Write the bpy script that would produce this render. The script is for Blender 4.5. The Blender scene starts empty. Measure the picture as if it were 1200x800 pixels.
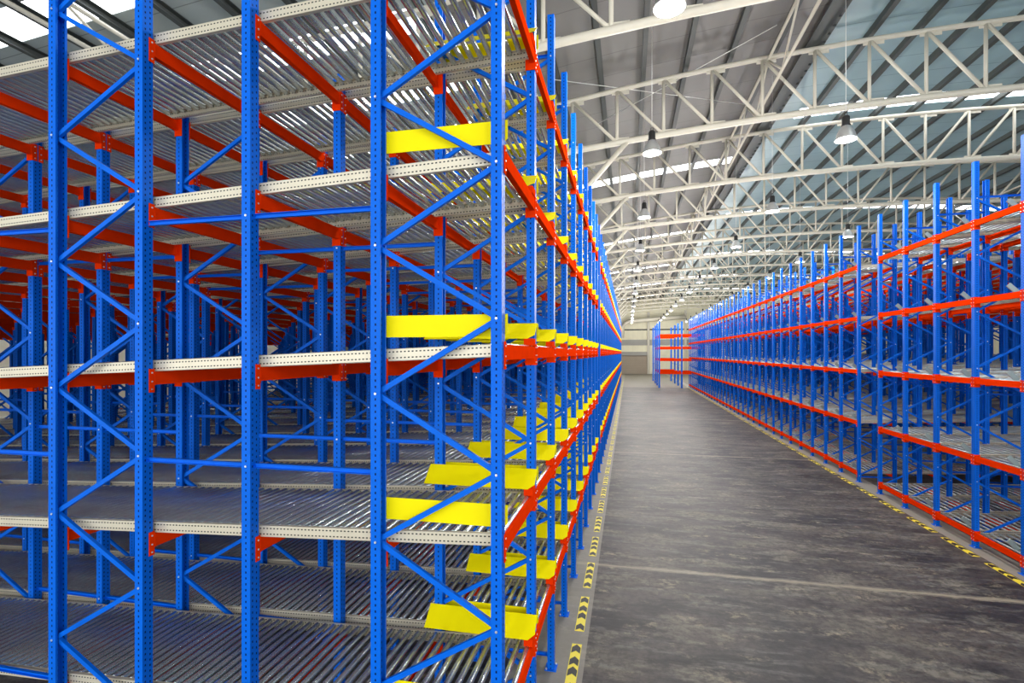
LAMP_W = 500.; WORLD = 3.2; EXPOSURE = 0.0
SEL = {'frame':  [52,0,1,53,2,105,368,54,367,369,3,106,371,370,4,107,372,5,6,373,55,56,366,375,374,7,8,376,108,414,377,378,411,10,412,212,379,109,380,413,160,9,58,381,11,213,385,384,383,419,12,416,382,162,387,388,159,57,163,418,386,417,110,456,111,59,415,389,164,217,13,14,161,112,394,390,395,15,16,420,392,319,391,459,393,396,398,460,423,266,399,425,397,17,400,18,321,60,219,19,402,214,63,466,218,21,401,23,458,429,422,403,215,61,114,116,424,115,505,267,432,428,457,20,274,166,113,404,324,22,427,168,461,24,433,25,165,322,268,26,27,323,28,506,29,463,421,67,472,31,32,33,35,171,37,326,169,465,39,41,43,441,62,430,431,470,46,501,224,174,117,49,438,329,513,442,502,167,68,434,119,327,66,435,65,464,515,426,272,504,118,509,479,64,507,503,120,510,440,475,276,221,223,170,231,121,512,485,126,476,280,175,173,467,462,232,124,320,469,436,477,269,220,271,123,437,279,69,468,275,72,277,478,443,444,474,335,471,336,132,70,484,514,483,480,445,133,71,439,181,129,511,172,524,482,290,508,122,523,518,517,486,281,134,88,82,73,526,525,337,289,225,194,145,131,81,76,75,51,48,44,40,36,34,30],
'post':  [0,1,53,54,2,317,106,3,318,52,56,4,320,108,107,319,55,324,111,325,7,326,214,109,321,322,5,6,316,161,114,57,163,362,365,333,166,213,334,328,323,58,59,110,371,373,62,216,8,10,11,407,329,335,60,215,338,330,367,332,160,221,159,341,342,14,12,164,61,167,327,350,374,9,339,331,418,112,269,117,384,343,347,409,113,346,410,276,421,349,17,66,380,376,351,162,118,364,382,363,366,277,419,13,408,337,65,336,165,420,64,63,391,406,370,369,415,340,176,417,361,69,15,416,345,72,70,411,168,124,16,368,121,68,372,115,73,432,414,413,348,344,120,116,67,412,119,71,220,74,429,381,378,377,75,19,18,424,375,352,77,431,428,426,425,389,385,383,141,123,78,76,21,20,392,388,386,379,122,83,79,27,26,25,22],
'bar':  [504,754,502,1004,752,503,1003,1254,753,1253,254,759,253,3,1002,4,252,1,1259,758,1252,2,1509,1009,1508,1008,1258,9,1504,1503,509,1758,1759,5014,5010,258,1013,751,508,5011,5013,8,5012,5,501,257,1263,0,507,259,6,5019,5015,2009,763,14,5016,5018,7,1268,2008,5017,1513,1264,1763,5214,1518,5213,13,5024,5020,2263,5021,5023,2018,5022,10,1523,513,2013,1001,19,1014,1018,514,11,500,5029,5025,12,5219,268,5026,5028,5027,5218,2513,250,2518,2268,18,2033,5414,764,2768,15,1514,2264,5419,24,773,5224,5223,1778,3023,16,263,1768,768,17,5034,1773,5030,2288,5031,5033,5413,5032,23,251,1764,262,29,3018,5418,5039,5424,20,5035,3273,5619,2778,5036,5038,1273,3523,267,5210,2028,5037,5618,1023,2773,22,21,5229,1028,28,5044,5040,2023,5043,2523,505,5041,5228,5042,34,2543,1033,278,2014,5423,5614,1278,5814,2278,5813,1528,518,1533,5049,783,3048,5045,255,778,25,3028,5046,5234,510,5048,33,27,1502,5047,1788,523,5215,2533,264,26,5624,5233,5050,1251,5629,5054,5051,5053,39,6019,5052,5613,5244,5410,5239,30,4533,5429,32,5059,5055,5428,1507,5056,31,5434,3278,1783,5243,5238,3043,6419,5249,5057,5058,5444,44,38,3778,5064,5060,2273,5061,3533,5063,5623,5248,3303,5062,288,2788,5824,5644,3783,5819,2038,5634,3528,5433,5439,5069,3033,3558,6229,5449,43,5068,2783,4028,4283,5066,5065,1257,3813,5225,5220,6219,5067,2553,2528,6624,35,3538,1288,5628,5415,37,5438,5254,2283,5649,5443,5070,5074,2298,277,5071],
'lane':  [0,4,1,3,5,9,6,2,10,8,14,11,13,16,18,21,26,270,275,23,265,31,271,19,266,280,281,276,28,15,284,269,36,274,7,285,260,279,286,24,33,282,20,291,290,261,296,295,41,46,38,301,264,272,289,300,12,267,277,306,29,25,310,305,315,294,311,299,262,48,268,287,283,304,43,316,17,34,309,30,51,292,321,326,273,263,320,297,22,56,314,325,302,319,331,39,35,336,278,330,307,341,335,312,340,329,61,27,324,346,345,334,66,40,317,32,339,350,351,356,288,344,322,355,327,71,332,44,349,361,53,360,45,37,293,337,371,49,76,366,42,370,365,354,342,359,298,375,376,364,347,380,63,47,58,385,81,352,303,369,381,391,390,386,91,86,362,308,374,50,357,54,313,367,395,384,372,379,52,96,55,60,401,396,389,323,318,57,405,65,406,411,377,415,400,73,328,59,70,68,64,62,394,410,399,420,333,67,421,72,404,74,430,425,382,106,78,416,338,419,392,387,343,101,69,348,83,80,75,431,426,409,407,111,414,89,84,82,77,435,88,85,79,424,353,95,436,397,358,121,439,432,402,104,90,87,412,373,105,99,93,434,363,94,441,422,100,98,97,429,417,378,368,103,102,92,444,151,126,112,110,440,116,393,383,129,119,118,114,113,427,134,128,124,117,115,109,108,107,442],
}
import bpy, math, random
random.seed(7)
C = bpy.context.scene.collection
sc = bpy.context.scene
R = math.radians
BOARD = False

# ------------------------------------------------------------------ measures (metres; aisle runs along +Y, camera above X=0,Y=0)
PITCH = 1.41                      # bay pitch along the aisle
CAM_Z = 4.1
SLOPE = 0.043                     # fall of the gravity lanes
L_Y = [3.85 + PITCH * k for k in range(52)]            # post lines of the left-hand rack
R_Y = [8.54 + PITCH * k for k in range(41)]            # post lines of the right-hand rack
L_GAP, R_GAP = 9, 6               # open bays (no beams, no lanes)
PER = 3.324                       # period of frame row + single row
L_FRAME = [-0.976 - PER * i for i in range(7)]         # right post of each frame row
L_SINGLE = [-3.18 - PER * i for i in range(6)]
R_FRAME = [7.15 + PER * i for i in range(4)]           # left post of each frame row
R_SINGLE = [9.354 + PER * i for i in range(3)]
L_RAIL = [1.19, 2.68, 4.17, 5.68, 7.19]                # rail tops at the aisle
R_RAIL = [0.335, 1.94, 3.57, 5.25, 6.88]
L_TOP, R_TOP = 8.47, 8.12
L_END, R_END = L_FRAME[-1] - 1.0, R_FRAME[-1] + 1.0

ONES = ['', 'first', 'second', 'third', 'fourth', 'fifth', 'sixth', 'seventh', 'eighth', 'ninth', 'tenth', 'eleventh', 'twelfth', 'thirteenth',
        'fourteenth', 'fifteenth', 'sixteenth', 'seventeenth', 'eighteenth', 'nineteenth']
TENS = {20: ('twentieth', 'twenty'), 30: ('thirtieth', 'thirty'), 40: ('fortieth', 'forty'), 50: ('fiftieth', 'fifty'), 60: ('sixtieth', 'sixty')}
def nth(n):
    if n < 20: return ONES[n]
    t = n // 10 * 10
    return TENS[t][0] if n == t else TENS[t][1] + '-' + ONES[n - t]

# ------------------------------------------------------------------ materials
def new_mat(name):
    m = bpy.data.materials.new(name); m.use_nodes = True
    nt = m.node_tree
    return m, nt, nt.nodes['Principled BSDF']
def N(nt, t, **kw):
    n = nt.nodes.new(t)
    for k, v in kw.items(): setattr(n, k, v)
    return n
def M_(nt, op, a, b=None, c=None, clamp=False):
    n = nt.nodes.new('ShaderNodeMath'); n.operation = op; n.use_clamp = clamp
    for i, v in enumerate((a, b, c)):
        if v is None: continue
        if isinstance(v, (int, float)): n.inputs[i].default_value = v
        else: nt.links.new(v, n.inputs[i])
    return n.outputs[0]
def mixc(nt, fac, a, b):
    n = nt.nodes.new('ShaderNodeMix'); n.data_type = 'RGBA'
    for i, v in ((0, fac), (6, a), (7, b)):
        if isinstance(v, (int, float)): n.inputs[i].default_value = v
        elif isinstance(v, tuple): n.inputs[i].default_value = (*v, 1)
        else: nt.links.new(v, n.inputs[i])
    return n.outputs[2]
def noise(nt, scale, detail=3, vec=None, rough=.5):
    n = nt.nodes.new('ShaderNodeTexNoise'); n.inputs['Scale'].default_value = scale; n.inputs['Detail'].default_value = detail
    n.inputs['Roughness'].default_value = rough
    if vec is not None: nt.links.new(vec, n.inputs['Vector'])
    return n.outputs['Fac']
def ramp(nt, f, lo, hi):
    n = nt.nodes.new('ShaderNodeMapRange'); n.inputs[1].default_value = lo; n.inputs[2].default_value = hi
    nt.links.new(f, n.inputs[0]); return n.outputs[0]
def simple(name, col, rough=.45, metal=0., var=.12, scale=6., spec=.5, coat=0.):
    m, nt, b = new_mat(name)
    tc = N(nt, 'ShaderNodeTexCoord')
    f = noise(nt, scale, 4, tc.outputs['Object'])
    dark = tuple(c * (1 - var) for c in col); lite = tuple(min(1, c * (1 + var)) for c in col)
    nt.links.new(mixc(nt, f, dark, lite), b.inputs['Base Color'])
    b.inputs['Roughness'].default_value = rough; b.inputs['Metallic'].default_value = metal
    b.inputs['Specular IOR Level'].default_value = spec; b.inputs['Coat Weight'].default_value = coat
    return m
def holed(name, col, hole, pitch, half_u, half_v, rough, metal=0., var=.1, spec=.5):
    """paint or zinc with punched slots: slots sit where |u| is small, every <pitch> metres along v"""
    m, nt, b = new_mat(name)
    uv = N(nt, 'ShaderNodeUVMap'); sep = N(nt, 'ShaderNodeSeparateXYZ'); nt.links.new(uv.outputs[0], sep.inputs[0])
    u, v = sep.outputs[0], sep.outputs[1]
    inu = M_(nt, 'LESS_THAN', M_(nt, 'ABSOLUTE', u), half_u)
    fr = M_(nt, 'ABSOLUTE', M_(nt, 'SUBTRACT', M_(nt, 'FRACT', M_(nt, 'DIVIDE', v, pitch)), .5))
    inv = M_(nt, 'LESS_THAN', fr, half_v / pitch)
    h = M_(nt, 'MULTIPLY', inu, inv)
    tc = N(nt, 'ShaderNodeTexCoord'); f = noise(nt, 5., 4, tc.outputs['Object'])
    base = mixc(nt, f, tuple(c * (1 - var) for c in col), tuple(min(1, c * (1 + var)) for c in col))
    nt.links.new(mixc(nt, h, base, hole), b.inputs['Base Color'])
    b.inputs['Roughness'].default_value = rough; b.inputs['Metallic'].default_value = metal; b.inputs['Specular IOR Level'].default_value = spec
    return m

BLUE = (.0015, .135, .72)
m_blue = holed('blue_powder_coat_punched', BLUE, (.001, .008, .05), .05, .0062, .0095, .45, spec=.1)
m_bluep = simple('blue_powder_coat', BLUE, .45, spec=.1)
m_red = simple('red_orange_powder_coat', (.90, .040, .002), .55, spec=.0)
m_yellow = simple('yellow_paint', (1., .83, .001), .5, var=.04, spec=.1)
m_rail = holed('galvanised_rail_punched', (.70, .63, .48), (.03, .027, .02), .034, .0055, .0085, .4, .25)
m_steel = simple('galvanised_roller_tube', (.60, .66, .67), .25, .8, .15, 5.)
m_steel2 = simple('pale_zinc_roller_tube', (.44, .50, .48), .36, .6, .15, 5.)
m_bolt = simple('zinc_bolt', (.8, .8, .8), .35, .6)
m_white = simple('cream_white_paint', (.60, .565, .47), .45, var=.06)
m_purlin = simple('dark_grey_purlin', (.05, .058, .056), .6)
m_dark = simple('black_plastic', (.02, .02, .02), .5)
m_cable = simple('steel_cable', (.75, .75, .72), .4, .5)
m_stop = simple('grey_green_steel', (.33, .40, .38), .4, .5)
m_wallm = None

def corrugated(name, col, axis, pitch, rough=.55, line=.55):
    m, nt, b = new_mat(name)
    tc = N(nt, 'ShaderNodeTexCoord'); sep = N(nt, 'ShaderNodeSeparateXYZ'); nt.links.new(tc.outputs['Object'], sep.inputs[0])
    fr = M_(nt, 'FRACT', M_(nt, 'DIVIDE', sep.outputs[axis], pitch))
    ln = M_(nt, 'LESS_THAN', fr, .03 / pitch)
    f = noise(nt, .8, 5, tc.outputs['Object'])
    base = mixc(nt, f, tuple(c * .84 for c in col), tuple(min(1, c * 1.1) for c in col))
    nt.links.new(mixc(nt, ln, base, tuple(c * line for c in col)), b.inputs['Base Color'])
    b.inputs['Roughness'].default_value = rough
    return m
m_roof_grey = corrugated('grey_roof_insulation', (.165, .158, .150), 1, 1.3)
m_roof_left = corrugated('pale_grey_roof_insulation', (.40, .45, .44), 1, 1.3)
m_roof_blue = corrugated('silver_blue_roof_foil', (.27, .40, .44), 1, 1.3, .4)
m_wall = corrugated('cream_wall_cladding', (.90, .85, .66), 1, .9, .6, .75)
m_wall_end = corrugated('cream_end_cladding', (.92, .87, .66), 0, .9, .6, .85)
m_shutter = corrugated('taupe_roller_shutter', (.40, .33, .25), 2, .25, .5, .8)
m_louver = corrugated('grey_louvre_band', (.40, .39, .36), 2, .2, .5, .6)

def emit(name, col, s):
    m, nt, b = new_mat(name)
    b.inputs['Base Color'].default_value = (*col, 1); b.inputs['Emission Color'].default_value = (*col, 1)
    b.inputs['Emission Strength'].default_value = s
    return m
m_sky = emit('daylit_translucent_sheet', (.95, .98, 1.), 4.5)
m_lamp = emit('lamp_glow', (1., .98, .92), 1.8)

def floor_mat():
    m, nt, b = new_mat('worn_concrete')
    tc = N(nt, 'ShaderNodeTexCoord'); P = tc.outputs['Object']
    sep = N(nt, 'ShaderNodeSeparateXYZ'); nt.links.new(P, sep.inputs[0]); X, Y = sep.outputs[0], sep.outputs[1]
    def stretched(ang, sx, sy, scale, det, rough=.55):
        mp = N(nt, 'ShaderNodeMapping'); mp.inputs['Rotation'].default_value = (0, 0, R(ang)); mp.inputs['Scale'].default_value = (sx, sy, 1)
        nt.links.new(P, mp.inputs['Vector']); return noise(nt, scale, det, mp.outputs[0], rough)
    big = noise(nt, .35, 6, P, .6)
    st1 = stretched(18, .8, 1.7, 1.0, 9, .7)
    st2 = stretched(-50, .5, 3.0, 1.6, 8, .7)
    fine = noise(nt, 9., 6, P, .7)
    mid = stretched(-35, .8, 1.5, 1.7, 10, .76)
    patch = stretched(25, .7, 1.5, .9, 9, .66)
    base = mixc(nt, ramp(nt, big, .40, .60), (.030, .029, .033), (.095, .083, .076))
    base = mixc(nt, M_(nt, 'MULTIPLY', ramp(nt, patch, .50, .64), .65), base, (.165, .15, .12))
    base = mixc(nt, M_(nt, 'MULTIPLY', ramp(nt, patch, .47, .38), .8), base, (.014, .014, .017))
    base = mixc(nt, M_(nt, 'MULTIPLY', ramp(nt, st1, .53, .62), .65), base, (.24, .225, .185))
    base = mixc(nt, M_(nt, 'MULTIPLY', ramp(nt, st2, .52, .66), .6), base, (.21, .21, .19))
    base = mixc(nt, M_(nt, 'MULTIPLY', ramp(nt, mid, .54, .68), M_(nt, 'MULTIPLY', ramp(nt, fine, .42, .58), .75)), base, (.42, .37, .25))
    base = mixc(nt, M_(nt, 'MULTIPLY', ramp(nt, fine, .54, .42), .45), base, (.012, .012, .014))
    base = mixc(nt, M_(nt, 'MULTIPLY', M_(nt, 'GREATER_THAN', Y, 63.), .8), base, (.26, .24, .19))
    # paler unworn border beyond the floor strips
    edge = M_(nt, 'ADD', M_(nt, 'MULTIPLY', M_(nt, 'LESS_THAN', X, -.56), M_(nt, 'GREATER_THAN', X, -1.5)), M_(nt, 'MULTIPLY', M_(nt, 'GREATER_THAN', X, 6.92), M_(nt, 'LESS_THAN', X, 7.45)), clamp=True)
    base = mixc(nt, M_(nt, 'MULTIPLY', edge, M_(nt, 'ADD', .6, M_(nt, 'MULTIPLY', M_(nt, 'GREATER_THAN', X, 5.), .25))), base, (.36, .34, .29))
    # saw-cut joints across the aisle every 12.2 m
    yy = M_(nt, 'ADD', Y, M_(nt, 'MULTIPLY', stretched(0, 1, 1, 1.2, 2), .06))
    jo = M_(nt, 'ABSOLUTE', M_(nt, 'SUBTRACT', M_(nt, 'FRACT', M_(nt, 'DIVIDE', M_(nt, 'SUBTRACT', yy, 4.35), 11.6)), .5))
    j = M_(nt, 'LESS_THAN', jo, .0026)
    j2 = M_(nt, 'MULTIPLY', M_(nt, 'LESS_THAN', jo, .0075), ramp(nt, mid, .38, .6))
    base = mixc(nt, M_(nt, 'MULTIPLY', j, .5), base, (.42, .37, .27))
    base = mixc(nt, M_(nt, 'MULTIPLY', j2, .6), base, (.38, .34, .25))
    nt.links.new(base, b.inputs['Base Color'])
    nt.links.new(M_(nt, 'ADD', M_(nt, 'MULTIPLY', st1, .25), .42), b.inputs['Roughness'])
    b.inputs['Specular IOR Level'].default_value = .28
    bp = N(nt, 'ShaderNodeBump'); bp.inputs['Strength'].default_value = .12; bp.inputs['Distance'].default_value = .02
    nt.links.new(fine, bp.inputs['Height']); nt.links.new(bp.outputs[0], b.inputs['Normal'])
    return m
m_floor = floor_mat()

# ------------------------------------------------------------------ mesh builder
class MB:
    def __init__(s): s.v, s.f, s.m, s.uv, s.sm = [], [], [], [], []
    def face(s, idx, mat=0, uv=None, smooth=False):
        s.f.append(tuple(idx)); s.m.append(mat); s.uv.append(uv); s.sm.append(smooth)
    def box(s, x0, x1, y0, y1, z0, z1, mat=0):
        b = len(s.v)
        s.v += [(x0, y0, z0), (x1, y0, z0), (x1, y1, z0), (x0, y1, z0), (x0, y0, z1), (x1, y0, z1), (x1, y1, z1), (x0, y1, z1)]
        for q in ((0, 3, 2, 1), (4, 5, 6, 7), (0, 1, 5, 4), (1, 2, 6, 5), (2, 3, 7, 6), (3, 0, 4, 7)): s.face([b + i for i in q], mat)
    def sweep(s, prof, p0, p1, up=(0, 0, 1), mat=0):
        """closed 2D profile (side, up) swept from p0 to p1"""
        d = [p1[i] - p0[i] for i in range(3)]; l = math.sqrt(sum(c * c for c in d)); d = [c / l for c in d]
        def cr(a, b): return (a[1] * b[2] - a[2] * b[1], a[2] * b[0] - a[0] * b[2], a[0] * b[1] - a[1] * b[0])
        sd = cr(d, up); n = math.sqrt(sum(c * c for c in sd)); sd = [c / n for c in sd]; u = cr(sd, d)
        b = len(s.v); k = len(prof)
        for p in (p0, p1):
            for (a, c) in prof: s.v.append(tuple(p[i] + sd[i] * a + u[i] * c for i in range(3)))
        for i in range(k): j = (i + 1) % k; s.face((b + i, b + j, b + k + j, b + k + i), mat)
        s.face([b + i for i in range(k)][::-1], mat); s.face([b + k + i for i in range(k)], mat)
    def rings(s, rings, mat=0, cap=True, closed=True, smooth=True):
        b = len(s.v); k = len(rings[0])
        for r in rings: s.v += r
        for a in range(len(rings) - 1):
            for i in range(k if closed else k - 1):
                j = (i + 1) % k
                s.face((b + a * k + i, b + a * k + j, b + (a + 1) * k + j, b + (a + 1) * k + i), mat, None, smooth)
        if cap:
            s.face([b + i for i in range(k)][::-1], mat); s.face([b + (len(rings) - 1) * k + i for i in range(k)], mat)
    def tube(s, pts, r, n=8, mat=0, cap=True):
        """round tube along a polyline"""
        out = []
        for q, p in enumerate(pts):
            a = pts[max(0, q - 1)]; c = pts[min(len(pts) - 1, q + 1)]
            d = [c[i] - a[i] for i in range(3)]; l = math.sqrt(sum(x * x for x in d)); d = [x / l for x in d]
            h = (0, 0, 1) if abs(d[2]) < .9 else (0, 1, 0)
            sd = (d[1] * h[2] - d[2] * h[1], d[2] * h[0] - d[0] * h[2], d[0] * h[1] - d[1] * h[0])
            n_ = math.sqrt(sum(x * x for x in sd)); sd = [x / n_ for x in sd]
            u = (sd[1] * d[2] - sd[2] * d[1], sd[2] * d[0] - sd[0] * d[2], sd[0] * d[1] - sd[1] * d[0])
            out.append([tuple(p[i] + r * (math.cos(t) * sd[i] + math.sin(t) * u[i]) for i in range(3)) for t in (2 * math.pi * k / n for k in range(n))])
        s.rings(out, mat, cap)
    def lathe(s, prof, c, n=20, mat=0):
        """profile of (radius, z) turned about a vertical axis at c"""
        s.rings([[(c[0] + r * math.cos(t), c[1] + r * math.sin(t), c[2] + z) for t in (2 * math.pi * k / n for k in range(n))] for r, z in prof], mat, False)
    def add(s, o, dx=0, dy=0, dz=0):
        b = len(s.v); s.v += [(x + dx, y + dy, z + dz) for x, y, z in o.v]
        s.f += [tuple(i + b for i in f) for f in o.f]; s.m += o.m; s.uv += o.uv; s.sm += o.sm
        return s
    def mesh(s, name, mats):
        me = bpy.data.meshes.new(name); me.from_pydata(s.v, [], s.f)
        for m in mats: me.materials.append(m)
        me.polygons.foreach_set('material_index', s.m); me.polygons.foreach_set('use_smooth', s.sm)
        uv = me.uv_layers.new(name='UVMap'); flat = []
        for f, q in zip(s.f, s.uv):
            if q is None: flat += [1.0, 0.0] * len(f)
            else:
                for a in q: flat += list(a)
        uv.data.foreach_set('uv', flat); me.update()
        return me
def obj(name, me, parent=None, loc=(0, 0, 0), **props):
    o = bpy.data.objects.new(name, me); C.objects.link(o); o.location = loc
    if parent is not None: o.parent = parent
    for k, v in props.items(): o[k] = v
    return o
def mk(name, mb, mats, parent=None, loc=(0, 0, 0), **props): return obj(name, mb.mesh(name, mats), parent, loc, **props)

# ------------------------------------------------------------------ rack pieces
def post_mb(h, web, holes=True, nodes=()):
    """open punched channel, web on the <web> side of x"""
    s = MB(); hx, hy, t, lip = .0425, .0525, .004, .02; w = web
    cl = [(-hx, -hy + lip), (-hx, -hy), (hx, -hy), (hx, 0), (hx, hy), (-hx, hy), (-hx, hy - lip)]
    inn = [(-hx + t, -hy + lip), (-hx + t, -hy + t), (hx - t, -hy + t), (hx - t, 0), (hx - t, hy - t), (-hx + t, hy - t), (-hx + t, hy - lip)]
    n = len(cl)
    for ring in (cl, inn):
        for z in (.01, h): s.v += [(w * x, y, z) for x, y in ring]
    o0, o1, i0, i1 = 0, n, 2 * n, 3 * n
    def U(k, e):
        if k in (0, 5): return 1.0
        x, y = cl[e]
        if k in (2, 3): return abs(y) - .024
        return x
    for k in range(n - 1):
        a, b = k, k + 1
        ua, ub = U(k, a), U(k, b); off = .025 if k == 3 else 0
        q = [(ua, .01 + off), (ub, .01 + off), (ub, h + off), (ua, h + off)] if holes else None
        s.face((o0 + a, o0 + b, o1 + b, o1 + a), 0, q); s.face((i0 + b, i0 + a, i1 + a, i1 + b), 0, [q[1], q[0], q[3], q[2]] if q else None)
        s.face((o1 + a, o1 + b, i1 + b, i1 + a)); s.face((o0 + b, o0 + a, i0 + a, i0 + b))
    for e in (0, n - 1): s.face((o0 + e, o1 + e, i1 + e, i0 + e))
    for z in nodes:
        for sg in (-1, 1): s.tube([(0, sg * .0525, z), (0, sg * .060, z)], .010, 6, 1)
    return s
U_CH = [(-.021, -.016), (.021, -.016), (.021, .016), (.017, .016), (.017, -.012), (-.017, -.012), (-.017, .016), (-.021, .016)]
def brace_mb(p0, p1, flip=False):
    s = MB(); s.sweep([(b * (-1 if flip else 1), a) for a, b in U_CH], p0, p1, (0, 1, 0) if abs(p1[2] - p0[2]) < 1e-6 and p1[0] == p0[0] else (0, 0, 1)); return s
def base_mb():
    s = MB(); s.box(-.075, .075, -.085, .085, 0, .01)
    for x, y in ((-.055, -.065), (.055, .065)): s.tube([(x, y, .01), (x, y, .028)], .011, 6, 1)
    return s
SECT = {}
def frame_pieces(h, low_left):
    """upright frame spanning x = 0..1 (left post at 0). zigzag nodes: left post .2 + 1.19k, right post .8 + 1.19k"""
    P = []
    ln = [z for z in (.20 + 1.19 * k for k in range(8)) if z < h - .2]; rn = [z for z in (.79 + 1.19 * k for k in range(8)) if z < h - .2]
    P.append(('post', post_mb(h, -1, True, ln), [m_blue, m_bolt], (0, 0, 0)))
    P.append(('post', post_mb(h, 1, True, rn), [m_blue, m_bolt], (1, 0, 0)))
    P.append(('base_plate', base_mb(), [m_bluep, m_bolt], (0, 0, 0))); P.append(('base_plate', base_mb(), [m_bluep, m_bolt], (1, 0, 0)))
    seq = sorted([(z, 0) for z in ln] + [(z, 1) for z in rn])
    for q in range(len(seq) - 1):
        (z0, a), (z1, b) = seq[q], seq[q + 1]
        e0 = .02 if a == 0 else .98; e1 = .02 if b == 0 else .98
        P.append(('diagonal_brace', brace_mb((e0, 0, z0 + .018), (e1, 0, z1 - .018), a == 0), [m_bluep], (0, 0, 0)))
    for z in ((.2, seq[-1][0]) if h > 8 else (.2,)): P.append(('horizontal_brace', brace_mb((.03, 0, z + (-.03 if z < 1 else .03)), (.97, 0, z + (-.03 if z < 1 else .03))), [m_bluep], (0, 0, 0)))
    return P
def single_pieces(h, left, right):
    """single upright at x = 0 with row spacers to the frames on both sides"""
    P = [('post', post_mb(h, 1, True, [z for z in (1.0, 3.13, 5.27)]), [m_blue, m_bolt], (0, 0, 0)), ('base_plate', base_mb(), [m_bluep, m_bolt], (0, 0, 0))]
    for z in (1.0, 3.13, 5.27):
        P.append(('row_spacer', brace_mb((-left + .045, 0, z), (-.045, 0, z)), [m_bluep], (0, 0, 0)))
        P.append(('row_spacer', brace_mb((.045, 0, z), (right - .045, 0, z)), [m_bluep], (0, 0, 0)))
    return P
def crossbar_pieces(face):
    """beam along y from post line 0 to post line PITCH; <face> = side of x on which the connectors lap the posts"""
    b = MB(); l0, l1 = .058, PITCH - .058
    pr = [(-.025, -.06), (.025, -.06), (.025, .06), (-.006, .06), (-.006, .036), (-.025, .036)]
    b.sweep([(x * face, z) for x, z in pr], (0, l0 + .006, 0), (0, l1 - .006, 0))
    out = [('beam', b, [m_red], (0, 0, 0))]
    for y, s in ((l0, -1), (l1, 1)):
        c = MB()
        c.box(min(-face * .075, face * .028), max(-face * .075, face * .028), min(y, y - s * .006), max(y, y - s * .006), -.13, .085)      # plate against the post side
        c.box(min(face * .022, face * .028), max(face * .022, face * .028), min(y, y + s * .05), max(y, y + s * .05), -.13, .085)          # lip over the post face
        c.box(-.03, .03, min(y - s * .006, y - s * .022), max(y - s * .006, y - s * .022), -.062, .062)                                      # weld collar
        for z in (-.1, -.03, .05): c.tube([(face * .028, y + s * .022, z), (face * .034, y + s * .022, z)], .008, 6, 1)
        out.append(('end_connector', c, [m_red, m_bolt], (0, 0, 0)))
    return out
RP = .1
def roller_mb(x, z, n=10, simple_=False, r=.028):
    s = MB(); y0, y1 = .115, PITCH - .115
    def ring(y, rr): return [(x + rr * math.cos(t), y, z + rr * math.sin(t)) for t in (2 * math.pi * k / n for k in range(n))]
    if simple_: s.rings([ring(y0, r), ring(y1, r)], 0, False)
    else: s.rings([ring(y0 - .02, .007), ring(y0, .007), ring(y0, r - .004), ring(y0 + .004, r), ring(y1 - .004, r), ring(y1, r - .004), ring(y1, .007), ring(y1 + .02, .007)], 0, False)
    return s
def rail_mb(length, y, inn, sg):
    """punched channel rail running from x = 0 to sg*length; z = 0 is its top at x = 0, falling with the lane on the left-hand rack and rising on the right-hand one"""
    s = MB(); h, fl, t = .098, .032, .003; d = 1 if inn > 0 else -1
    for k in range(1):
        x0, x1 = 0, sg * length; z0, z1 = 0, length * SLOPE * (-1 if sg < 0 else 1)
        # web in two strips so that each carries its own row of holes
        for a, b in ((0, -h / 2), (-h / 2, -h)):
            for yy, rev in ((y, 0), (y + d * t, 1)):
                bi = len(s.v); s.v += [(x0, yy, z0 + b), (x1, yy, z1 + b), (x1, yy, z1 + a), (x0, yy, z0 + a)]
                q = [(-h / 4, 0), (-h / 4, length), (h / 4, length), (h / 4, 0)]
                idx = [bi, bi + 1, bi + 2, bi + 3]
                s.face(idx, 0, q)
        for zt in (0, -h):
            bi = len(s.v)
            za = -t if zt == 0 else t
            for xx, zz in ((x0, z0), (x1, z1)):
                s.v += [(xx, y, zz + zt), (xx, y + d * fl, zz + zt), (xx, y + d * fl, zz + zt + za), (xx, y, zz + zt + za)]
            for i in range(4): j = (i + 1) % 4; s.face((bi + i, bi + j, bi + 4 + j, bi + 4 + i))
            s.face((bi, bi + 1, bi + 2, bi + 3)); s.face((bi + 4, bi + 5, bi + 6, bi + 7))
    return s
def guide_near():
    s = MB()
    pts = [(-1.09, .055), (.0, .055), (.035, .09), (.035, .232), (-1.09, .232)]
    b = len(s.v); k = len(pts)
    for y in (.066, .070): s.v += [(x, y, z) for x, z in pts]
    s.face(range(b, b + k)); s.face(range(b + 2 * k - 1, b + k - 1, -1))
    for i in range(k): j = (i + 1) % k; s.face((b + i, b + j, b + k + j, b + k + i))
    return s
def guide_far():
    s = MB(); L = .25; a = math.atan2(.16, .19)
    pts = [(-1.11, 0), (-.02, 0), (.045, .06), (.045, L), (-1.11, L)]
    b = len(s.v); k = len(pts)
    for o in (0, .004):
        s.v += [(x, PITCH - .25 + q * math.cos(a) + o * math.sin(a), .07 + q * math.sin(a) - o * math.cos(a)) for x, q in pts]
    s.face(range(b, b + k)); s.face(range(b + 2 * k - 1, b + k - 1, -1))
    for i in range(k): j = (i + 1) % k; s.face((b + i, b + j, b + k + j, b + k + i))
    s.box(-.06, .03, PITCH - .24, PITCH - .075, .0, .07, 0)          # support foot on the rail end
    s.m[-6:] = [1] * 6
    return s
def stop_mb():
    s = MB()
    s.sweep([(-.045, -.012), (.045, -.012), (.045, .012), (.037, .012), (.037, -.004), (-.037, -.004), (-.037, .012), (-.045, .012)], (.10, .42, .0), (-.06, .42, .16), (0, 1, 0))
    s.box(.02, .14, .36, .48, -.03, .0)
    return s
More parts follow.
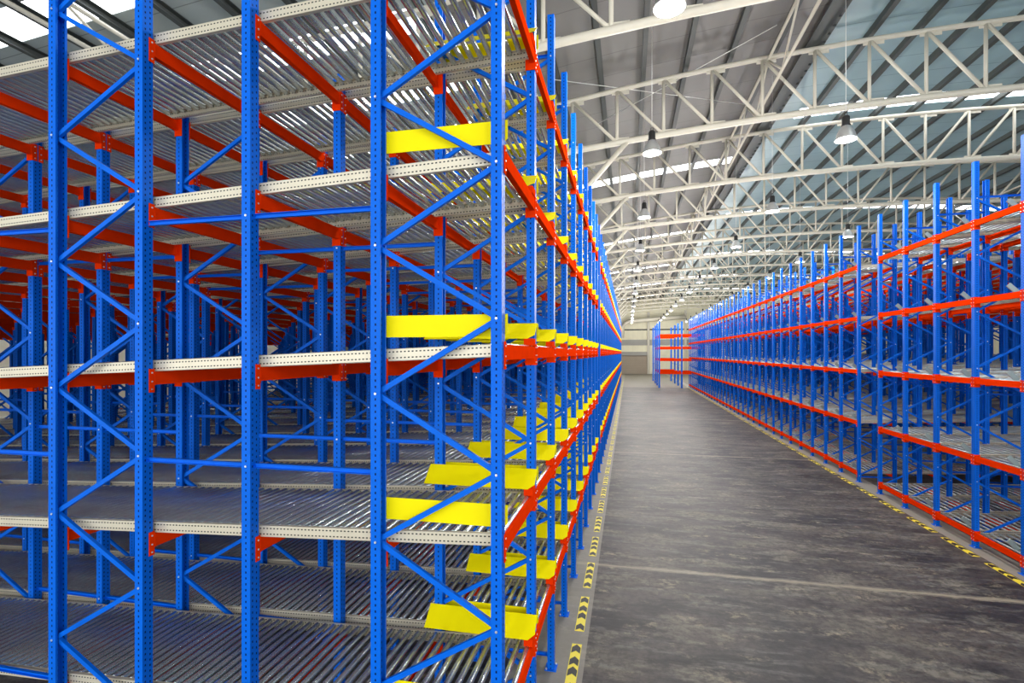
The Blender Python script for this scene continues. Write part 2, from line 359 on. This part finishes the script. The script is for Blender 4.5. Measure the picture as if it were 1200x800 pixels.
def roller_xs(side):
    L = (abs(L_END) - .95) if side == 'L' else (R_END - 7.19)
    p = RP if side == 'L' else .145
    return L, [.03 + p * i for i in range(int((L - .05) / p))]
def lane_pieces(side, low=False):
    sg = -1 if side == 'L' else 1
    L, xs = roller_xs(side)
    sl = -SLOPE if side == 'L' else SLOPE
    rl = MB()
    for x in xs: rl.add(roller_mb(sg * x, sl * x - .020, 8 if low else 10, low, .028 if side == 'L' else .022))
    P = [('rail', rail_mb(L, .082, 1, sg), [m_rail], (0, 0, 0)), ('rail', rail_mb(L, PITCH - .082, -1, sg), [m_rail], (0, 0, 0)), ('rollers', rl, [m_steel if side == 'L' else m_steel2], (0, 0, 0))]
    if side == 'L':
        P += [('entry_guide', guide_near(), [m_yellow], (0, 0, 0)), ('entry_guide', guide_far(), [m_yellow, m_red], (0, 0, 0))]
    else:
        P += [('pallet_stop', stop_mb(), [m_stop], (0, 0, 0))]
    return P

def merged(P):
    """all pieces of one kind of thing as one builder + shared material list"""
    mats = []; s = MB()
    for nm, b, ms, off in P:
        t = MB().add(b, *off)
        idx = []
        for m in ms:
            if m not in mats: mats.append(m)
            idx.append(mats.index(m))
        t.m = [idx[i] for i in t.m]; s.add(t)
    return s, mats

class Kind:
    """a repeated rack member: part meshes and a one-mesh version, both shared by its copies"""
    def __init__(s, name, pieces, low=None):
        s.name = name; s.P = pieces; s.parts = None
        s.mb, s.mats = merged(low or pieces); s.one = None
    def place(s, loc, parts, props):
        if not parts:
            if s.one is None: s.one = s.mb.mesh(s.name, s.mats)
            return obj(s.name, s.one, None, loc, **props)
        if s.parts is None: s.parts = [(n, b.mesh(n, m), off) for n, b, m, off in s.P]
        root = obj(s.name, None, None, loc, **props)
        posts = {}
        for n, me, off in s.parts:
            if n == 'base_plate': obj(n, me, posts[off]); continue
            o = obj(n, me, root, off)
            if n == 'post': posts[off] = o
            if n == 'entry_guide': o['label'] = 'yellow folded entry guide'
        return root

K = {'FS': Kind('braced_upright', frame_pieces(7.22, 0)), 'SS': Kind('upright_post', single_pieces(7.22, PER - 2.204, 1.204)), 'FL': Kind('braced_upright', frame_pieces(L_TOP, 0)), 'FR': Kind('braced_upright', frame_pieces(R_TOP, 0)),
     'SL': Kind('upright_post', single_pieces(L_TOP, PER - 2.204, 1.204)), 'SR': Kind('upright_post', single_pieces(R_TOP, 1.204, PER - 2.204)),
     'B+': Kind('rack_crossbar', crossbar_pieces(1)), 'B-': Kind('rack_crossbar', crossbar_pieces(-1)),
     'LL': Kind('roller_lane', lane_pieces('L'), lane_pieces('L', True)), 'LR': Kind('roller_lane', lane_pieces('R'), lane_pieces('R', True))}

def rpos(k, bay=False):
    """where a post line (or bay) of the right-hand rack stands, told from its open bay"""
    if bay: return nth(R_GAP - k) + ' bay before its open bay' if k < R_GAP else nth(k - R_GAP) + ' bay beyond its open bay'
    return nth(R_GAP + 1 - k) + ' before its open bay' if k <= R_GAP else nth(k - R_GAP) + ' beyond its open bay'
cand = {'frame': [], 'post': [], 'bar': [], 'lane': []}
for i, x in enumerate(L_FRAME):
    for k, y in enumerate(L_Y):
        w = 'at aisle edge of left-hand rack' if i == 0 else nth(i + 1) + ' frame row from aisle, left-hand rack'
        cand['frame'].append(('FL' if i == 0 or k == 0 else 'FS', (x - 1.0, y, 0), f'blue zigzag-braced frame {w}, {nth(k + 1)} from its near end', 'blue zigzag frames of the left-hand rack'))
for i, x in enumerate(R_FRAME):
    for k, y in enumerate(R_Y):
        w = 'at aisle edge of right-hand rack' if i == 0 else nth(i + 1) + ' frame row from aisle, right-hand rack'
        cand['frame'].append(('FR', (x, y, 0), f'blue zigzag-braced frame {w}, {rpos(k)}', 'blue zigzag frames of the right-hand rack'))
for i, x in enumerate(L_SINGLE):
    for k, y in enumerate(L_Y):
        cand['post'].append(('SL' if k == 0 else 'SS', (x, y, 0), f'single blue post, {nth(i + 1)} single row from aisle, left-hand rack, {nth(k + 1)} from near end', 'single blue posts of the left-hand rack'))
for i, x in enumerate(R_SINGLE):
    for k, y in enumerate(R_Y):
        cand['post'].append(('SR', (x, y, 0), f'single blue post, {nth(i + 1)} single row from aisle, right-hand rack, {rpos(k)}', 'single blue posts of the right-hand rack'))
LV = ['lowest', 'second-lowest', 'middle', 'second-highest', 'highest']
lrows = sorted([(x, 'a') for x in L_FRAME] + [(x - 1.0, 'b') for x in L_FRAME] + [(x, 'c') for x in L_SINGLE], reverse=True)
for r, (x, t) in enumerate(lrows):
    face = -1 if t == 'b' else 1
    for k in range(len(L_Y) - 1):
        if k == L_GAP: continue
        for l, z in enumerate(L_RAIL):
            if r == 0: p = (x + .043 - .022 + .002, L_Y[k], z - .068); w = f'at aisle face of left-hand rack, {LV[l]} level, {nth(k + 1)} bay from near end'
            else: p = (x + face * .0225, L_Y[k], z + (x + .976) * SLOPE - .100 - .062); w = f'in {nth(r + 1)} post row from aisle, left-hand rack, {LV[l]} level, {nth(k + 1)} bay in'
            cand['bar'].append(('B+' if face > 0 else 'B-', p, 'red beam ' + w, 'red beams of the left-hand rack'))
rrows = sorted([(x, 'b') for x in R_FRAME] + [(x + 1.0, 'a') for x in R_FRAME] + [(x, 'c') for x in R_SINGLE])
for r, (x, t) in enumerate(rrows):
    face = 1 if t == 'a' else -1
    for k in range(len(R_Y) - 1):
        if k == R_GAP: continue
        for l, z in enumerate(R_RAIL):
            if r == 0: p = (x - .023, R_Y[k], z - .068); w = f'at aisle face of right-hand rack, {LV[l]} level, {rpos(k, True)}'
            else: p = (x + face * .0225, R_Y[k], z + (x - 7.15) * SLOPE - .100 - .062); w = f'in {nth(r + 1)} row from aisle, right-hand rack, {LV[l]} level, {rpos(k, True)}'
            cand['bar'].append(('B+' if face > 0 else 'B-', p, ('red beam ' + w).replace('beam in', 'beam,'), 'red beams of the right-hand rack'))
for k in range(len(L_Y) - 1):
    if k == L_GAP: continue
    for l, z in enumerate(L_RAIL):
        cand['lane'].append(('LL', (-.95, L_Y[k], z), f'steel roller lane with yellow guides, left-hand rack, {LV[l]} level, {nth(k + 1)} bay from near end', 'roller lanes of the left-hand rack'))
for k in range(len(R_Y) - 1):
    if k == R_GAP: continue
    for l, z in enumerate(R_RAIL):
        cand['lane'].append(('LR', (7.19, R_Y[k], z), f'steel roller lane, right-hand rack, {LV[l]} level, {rpos(k, True)}', 'roller lanes of the right-hand rack'))
CAT = {'frame': 'rack upright', 'post': 'rack post', 'bar': 'beam', 'lane': 'roller lane'}
WITH_PARTS = {'frame': 64, 'post': 60, 'bar': 130, 'lane': 110}

def roller_lane_detailed(item, visible_to):
    """a near lane whose rollers are parts of their own"""
    key, loc, label, group = item
    root = obj('roller_lane', None, None, loc, label=label, category='roller lane', group=group, kind='thing')
    kd = K[key]
    if kd.parts is None: kd.parts = [(n, b.mesh(n, m), off) for n, b, m, off in kd.P]
    for n, me, off in kd.parts:
        if n != 'rollers':
            o = obj(n, me, root, off)
            if n == 'entry_guide': o['label'] = 'yellow folded entry guide'
    L, xs = roller_xs('L')
    for q, x in enumerate(xs[:visible_to]): obj('roller', ROLLER, root, (-x, 0, -SLOPE * x - .020))
    if visible_to not in REST:
        rest = MB()
        for x in xs[visible_to:]: rest.add(roller_mb(-x, -SLOPE * x - .020, 8, True))
        REST[visible_to] = rest.mesh('rollers', [m_steel])
    obj('rollers', REST[visible_to], root, (0, 0, 0), kind='stuff')
ROLLER = roller_mb(0, 0, 12).mesh('roller', [m_steel]); REST = {}

tagged = {}
for kind, items in cand.items():
    order = list(range(len(items))) if BOARD else SEL[kind]
    chosen = set(order)
    for rank, i in enumerate(order):
        key, loc, label, group = items[i]
        if kind == 'lane' and not BOARD and i < 10:
            roller_lane_detailed(items[i], 55 if i < 5 else 78); continue
        o = K[key].place(loc, (not BOARD) and rank < WITH_PARTS[kind], dict(label=label, category=CAT[kind], group=group, kind='thing'))
        if BOARD: tagged[o.name] = (kind, i)
    rest = [i for i in range(len(items)) if i not in chosen]
    if rest:
        s = MB(); mats = []
        for key in sorted({items[i][0] for i in rest}):
            kd = K[key]; idx = []
            for m in kd.mats:
                if m not in mats: mats.append(m)
                idx.append(mats.index(m))
            t = MB(); t.v, t.f, t.uv, t.sm = kd.mb.v, kd.mb.f, kd.mb.uv, kd.mb.sm; t.m = [idx[a] for a in kd.mb.m]
            for i in rest:
                if items[i][0] == key: s.add(t, *items[i][1])
        mk({'frame': 'braced_uprights', 'post': 'upright_posts', 'bar': 'rack_crossbars', 'lane': 'roller_lanes'}[kind], s, mats, kind='stuff', category=CAT[kind],
           label={'frame': 'remaining blue zigzag-braced frames, hidden deep inside both racks or far along them', 'post': 'remaining single blue posts, hidden deep inside both racks or far along them',
                  'bar': 'remaining red beams, hidden deep inside both racks or far along them', 'lane': 'remaining steel roller lanes, far along both racks'}[kind])

# ------------------------------------------------------------------ building shell
X0, X1, YN, YF = -30., 46., -13., 103.
def zb(x):
    return CAM_Z + (8.05 - .0038 * (x - 12.5) ** 2 if x > -5 else 8.05 - .0038 * 17.5 ** 2 - .09 * (-5 - x))
def zt(x):
    return CAM_Z + (10.15 - .0052 * (x - 12.5) ** 2 if x > -5 else 10.15 - .0052 * 17.5 ** 2 - .10 * (-5 - x))
s = MB(); s.box(X0, X1, YN, YF, -.2, 0); mk('floor', s, [m_floor], kind='structure')
s = MB(); s.box(X0 - .2, X0, YN, YF, 0, zt(X0) + .5); mk('wall_left', s, [m_wall], kind='structure')
s = MB(); s.box(X1, X1 + .2, YN, YF, 0, zt(X1) + .5); mk('wall_right', s, [m_wall], kind='structure')
s = MB(); s.box(X0, X1, YF, YF + .2, 0, 15); mk('wall_far', s, [m_wall_end], kind='structure')
def arch_strip(x0, x1, y0, y1, dz, th, n):
    s = MB(); rows = []
    for i in range(n + 1):
        x = x0 + (x1 - x0) * i / n; z = zt(x) + dz
        rows.append([(x, y0, z), (x, y1, z), (x, y1, z + th), (x, y0, z + th)])
    s.rings(rows, 0, True, True, False)
    return s
XS = 5.95
SKY_L = [29.4, 46., 62.5, 79., 95.]; SKY_R = [10.6, 24.6, 41.5, 58., 75., 90.]  # first right-hand strip is out of view, added for its light
def roof(xa, xb, skies, mat, name, n):
    y = YN
    for q in skies + [None]:
        ye = YF if q is None else q - .5
        mk(name, arch_strip(xa, xb, y, ye, .36, .06, n), [mat], kind='structure')
        if q is not None:
            mk('window_1', arch_strip(xa + 1.2, xb - .6, q - .5, q + .5, .38, .03, n), [m_sky], kind='structure')  # skylights, and also the glowing strips added only for light
            mk(name, arch_strip(xa, xa + 1.2, q - .5, q + .5, .36, .06, 3), [mat], kind='structure')
            mk(name, arch_strip(xb - .6, xb, q - .5, q + .5, .36, .06, 2), [mat], kind='structure')
            y = q + .5
roof(X0, -5., [9.6 + 3.27 * i for i in range(12)], m_roof_left, 'ceiling', 16)  # glowing strips here are added to brighten the roof and upper lanes
roof(-5., XS, SKY_L, m_roof_grey, 'ceiling', 12)
roof(XS, X1, SKY_R, m_roof_blue, 'ceiling', 30)
s = MB()
rows = []
for i in range(int((YF - YN) / .22)):                                # toothed end of the roof sheets where the two roofs meet
    y = YN + .22 * i
    s.box(XS - .28, XS + (.26 if i % 2 else .16), y, y + .22, zt(XS) + .06, zt(XS) + .12)
mk('trim_1', s, [m_purlin], kind='structure')
x = X0 + .7
while x < X1:
    s = MB(); z = zt(x)
    s.sweep([(-.075, -.10), (.075, -.10), (.075, -.085), (-.055, -.085), (-.055, .09), (.075, .09), (.075, .105), (-.075, .105)], (x, YN, z + .25), (x, YF, z + .25))
    mk('roof_purlin', s, [m_purlin], kind='structure')
    x += 1.42
# far wall details
def yb(px): return math.tan(math.atan((px - 600) / 605.) - R(12.669)) * YF
s = MB(); s.box(yb(722), yb(758.5), YF - .12, YF, 0, 3.55); mk('door_1', s, [m_shutter], kind='structure')
s = MB(); s.box(yb(718), yb(759), YF - .5, YF, 3.55, 4.25); mk('trim_2', s, [m_purlin if False else m_louver], kind='structure')
s = MB(); s.box(yb(700), yb(830), YF - .08, YF, 5.5, 6.6); mk('trim_3', s, [m_louver], kind='structure')
s = MB(); s.box(yb(700), yb(830), YF - .08, YF, 8.4, 8.65); mk('trim_4', s, [m_purlin], kind='structure')
for px, nme in ((759.8, 'trim_5'), (803, 'trim_6'), (690, 'trim_7')):
    s = MB(); s.box(yb(px) - .22, yb(px) + .22, YF - .6, YF - .15, 0, zb(yb(px))); mk(nme, s, [m_white], kind='structure')

# ------------------------------------------------------------------ roof trusses, longitudinal girders
PAN = 1.585; T_Y = [5.55 + 6.55 * k for k in range(15)]
apex = 12.3
nodes = [apex + PAN * i for i in range(-26, 21)]
def gusset(s, x, z, y, up):
    s.box(x - .3, x + .3, y - .012, y + .012, z - (.0 if up else .17), z + (.17 if up else .0))
def truss(k, y):
    lab = f'cream tubular roof truss spanning the hall, {nth(k)} visible from the camera end' if k else 'cream tubular roof truss nearest the camera end, above the view'
    root = obj('roof_truss', None, None, (0, y, 0), label=lab, category='roof truss', group='cream tubular roof trusses', kind='thing')
    s = MB(); s.tube([(x, 0, zb(x)) for x in nodes], .105, 10); mk('bottom_chord', s, [m_white], root)
    s = MB(); s.tube([(x, 0, zt(x)) for x in nodes], .08, 10); mk('top_chord', s, [m_white], root)
    fine = 1 <= k <= 4; web = MB(); web2 = MB()
    for i, x in enumerate(nodes):
        if fine and -8 < x < 16:
            for zz, up in ((zb(x), True), (zt(x), False)):
                g = MB(); gusset(g, x + .12, zz, 0, up); mk('gusset_plate', g, [m_white], root)
        v = MB(); v.tube([(x, 0, zb(x)), (x, 0, zt(x))], .055, 8)
        d = None
        if i < len(nodes) - 1:
            x2 = nodes[i + 1]; d = MB()
            if x2 <= apex + .01: d.tube([(x, 0, zt(x)), (x2, 0, zb(x2))], .055, 8)
            else: d.tube([(x, 0, zb(x)), (x2, 0, zt(x2))], .055, 8)
        if fine and -8 < x < 16:
            mk('vertical_web', v, [m_white], root)
            if d: mk('diagonal_web', d, [m_white], root)
        else:
            (web2 if fine and x > 0 else web).add(v)
            if d: (web2 if fine and x > 0 else web).add(d)
    mk('web_tubes', web, [m_white], root)
    if web2.v: mk('web_tubes', web2, [m_white], root)
    if k > 1:
        s = MB(); s.tube([(.0, 0, zb(0)), (-2.6, 0, 8.75)], .085, 10); s.tube([(-2.6, 0, 8.75), (-2.6, 0, zb(-2.6))], .085, 10); mk('knee_brace', s, [m_white], root)
for k, y in enumerate(T_Y): truss(k, y)
for x, nm in ((4.55, 'over the middle of the aisle'), (-12.1, 'high over the left-hand rack'), (-21., 'over the far side of the left-hand rack'), (22., 'over the right-hand rack')):
    root = obj('lattice_girder', None, None, (x, 0, 0), label=f'cream lattice girder running lengthwise under the roof, {nm}', category='girder', group='lengthwise lattice girders', kind='thing')
    a, b = zb(x) + .75, zt(x) - .1
    s = MB(); s.tube([(0, T_Y[0], a), (0, T_Y[-1], a)], .05, 8); mk('bottom_chord', s, [m_white], root)
    s = MB(); s.tube([(0, T_Y[0], b), (0, T_Y[-1], b)], .05, 8); mk('top_chord', s, [m_white], root)
    w = MB(); n = 4; st = 6.55 / n
    for q in range(14 * n):
        y = T_Y[0] + st * q
        w.tube([(0, y, a if q % 2 else b), (0, y + st, b if q % 2 else a)], .035, 6)
    mk('web_tubes', w, [m_white], root)
for a, b, lab in (((-2.4, 17.1), (4.6, 22.2), 'thin steel bracing cable under the grey roof, falling towards the right'), ((-1.2, 21.2), (4.4, 17.0), 'thin steel bracing cable under the grey roof, rising towards the right')):
    s = MB(); s.tube([(a[0], a[1], zt(a[0]) + .1), (b[0], b[1], zt(b[0]) + .1)], .014, 6)
    mk('bracing_cable', s, [m_cable], label=lab, category='cable', group='roof bracing cables', kind='thing')

# ------------------------------------------------------------------ high-bay lamps
def lamp_parts():
    ho = MB(); ho.lathe([(.001, .50), (.055, .50), (.085, .47), (.085, .30), (.10, .28), (.10, .25), (.001, .25)], (0, 0, 0), 16)
    re = MB(); re.lathe([(.09, .25), (.13, .20), (.19, .08), (.225, -.05), (.235, -.08), (.225, -.08), (.18, .06), (.12, .18), (.08, .23)], (0, 0, 0), 24)
    gl = MB(); gl.lathe([(.222, -.065), (.18, -.08), (.1, -.095), (.001, -.10)], (0, 0, 0), 24)
    hk = MB(); hk.tube([(-.03, 0, .50), (-.03, 0, .56), (0, 0, .60), (.03, 0, .56), (.03, 0, .50)], .008, 6)
    return [('housing', ho, m_dark), ('reflector', re, m_refl), ('lens', gl, m_lamp), ('hook', hk, m_dark)]
m_refl = simple('spun_aluminium', (.85, .86, .86), .3, .8, .04)
LP = [(n, b.mesh(n, [m])) for n, b, m in lamp_parts()]
lamp_e = LAMP_W
zl0 = CAM_Z + 5.2
for x, ys, row in ((.6, [8.0] + [13.75 + 6.5 * i for i in range(13)], 'nearer the left-hand rack'), (5.12, [7.4] + [13.9 + 6.5 * i for i in range(13)], 'over mid-aisle'), (9.5, [25.6 + 6.5 * i for i in range(11)], 'over the right-hand rack')):
    zl = zl0
    for i, y in enumerate(ys):
        lab = f'bell-shaped hanging lamp in the row {row}, {nth(i + 1)} from the camera'
        if x == 5.12: lab = f'bell-shaped hanging lamp in the row {row}, {nth(i)} from the camera' if i else 'bell-shaped hanging lamp over mid-aisle, above the top edge of the view'
        if True:
            root = obj('high_bay_lamp', None, None, (x, y, zl), label=lab, category='lamp', group='hanging high-bay lamps', kind='thing')
            made = {}
            for n, me in LP: made[n] = obj(n, me, made.get({'lens': 'reflector', 'hook': 'housing'}.get(n), root))
            c = MB(); c.tube([(0, 0, .59), (0, 0, zt(x) + .2 - zl)], .007, 5); mk('hanging_wire', c, [m_cable], root)
        l = bpy.data.lights.new('lamp_light', 'POINT'); l.energy = lamp_e; l.color = (1, .97, .92); l.shadow_soft_size = .2
        o = bpy.data.objects.new('lamp_light', l); C.objects.link(o); o.location = (x, y, zl - .35)

# ------------------------------------------------------------------ chevron strips on the floor
def strip_mesh(name):
    s = MB(); L, w = 1.1, .068
    s.box(-w, w, 0, L, 0, .002)
    for y0, dep in ((.02, .13), (.35, .14), (.58, .14), (.87, .14)):
        h = .060; b = len(s.v); z0, z1 = .002, .0028
        pr = [(-h, y0), (0, y0 + .06), (h, y0), (h, y0 + dep), (0, y0 + dep + .075), (-h, y0 + dep)]
        s.v += [(x, y, z0) for x, y in pr] + [(x, y, z1) for x, y in pr]
        s.face((b + 6, b + 7, b + 10, b + 11), 1); s.face((b + 7, b + 8, b + 9, b + 10), 1)
        for i in range(6): j = (i + 1) % 6; s.face((b + i, b + j, b + 6 + j, b + 6 + i), 1)
    return s.mesh(name, [m_tape, m_tapeb])
m_tape = simple('yellow_floor_tape', (1., .80, .05), .5, var=.1, scale=14); m_tapeb = simple('black_tape_print', (.012, .012, .012), .5)
TM = strip_mesh('floor_strip')
for q in range(50):
    y = 4.75 + 1.44 * q
    obj('floor_strip', TM, None, (-.70, y, .0005), label=f'yellow floor strip with black chevrons along the left-hand rack, {nth(q + 1)} from near end', category='floor marking', group='chevron strips along the left-hand rack', kind='thing')
for q in range(38):
    y = 10.73 + 1.44 * q
    obj('floor_strip', TM, None, (6.83, y, .0005), label=f'yellow floor strip with black chevrons along the right-hand rack, {nth(q + 1)} from near end', category='floor marking', group='chevron strips along the right-hand rack', kind='thing')

# ------------------------------------------------------------------ small rack at the far end of the aisle
root = obj('pallet_rack', None, None, (3.55, 62.5, 0), label='small blue rack with red beams standing across the far end of the aisle', category='rack', kind='thing')
pmb = post_mb(7.7, 1, False); pmb.v = [(x * 2.1, y * 2.1, z) for x, y, z in pmb.v]; pm = pmb.mesh('post', [m_bluep, m_bolt])
for x in (0, 2.5, 5.0):
    for y in (0, 4.5, 9., 15.):
        if x == 5.0 and y > 5: continue
        obj('post', pm, root, (x, y, 0))
for y in (0, 4.5, 9.):
    for x in (.0, 2.5):
        if x == 2.5 and y > 5: continue
        for z in (1.75, 3.25, 4.65, 6.1):
            b = MB(); b.box(x + .05, x + 2.45, y - .16, y - .10, z - .14, z + .14); mk('beam', b, [m_red], root)
tie = MB()
for x in (0, 2.5):
    for z in (.4, 2.6, 5., 7.4): tie.box(x - .02, x + .02, 0, 15, z - .02, z + .02)
mk('tie_bars', tie, [m_bluep], root)

s = MB(); s.tube([(yb(729), 99., 6.9), (yb(729.5), 99., 8.6), (yb(732), 99., 9.5), (yb(737), 99., 9.9), (yb(775), 99., 10.4), (yb(800), 99., 10.6)], .4, 12)
mk('ventilation_duct', s, [m_white], label='white round ventilation duct bending down the far end wall', category='duct', kind='thing')
# ------------------------------------------------------------------ light, camera
w = bpy.data.worlds.new('overcast_daylight'); sc.world = w; w.use_nodes = True
bg = w.node_tree.nodes['Background']; bg.inputs[0].default_value = (.93, .97, 1., 1); bg.inputs[1].default_value = WORLD
cam = bpy.data.cameras.new('camera'); co = bpy.data.objects.new('camera', cam); C.objects.link(co); sc.camera = co
co.location = (0, 0, CAM_Z); co.rotation_euler = (R(90), 0, R(12.669))
cam.sensor_width = 36; cam.lens = 605 / 1200 * 36; cam.shift_y = 13 / 1200; cam.clip_end = 400; cam.clip_start = .05
sc.view_settings.view_transform = 'Standard'; sc.view_settings.look = 'None'; sc.view_settings.gamma = 1
sc.view_settings.use_curve_mapping = False; sc.view_settings.exposure = EXPOSURE
sc.cycles.max_bounces = 7; sc.cycles.diffuse_bounces = 5; sc.cycles.glossy_bounces = 3; sc.cycles.use_denoising = True; sc.cycles.sample_clamp_indirect = 4
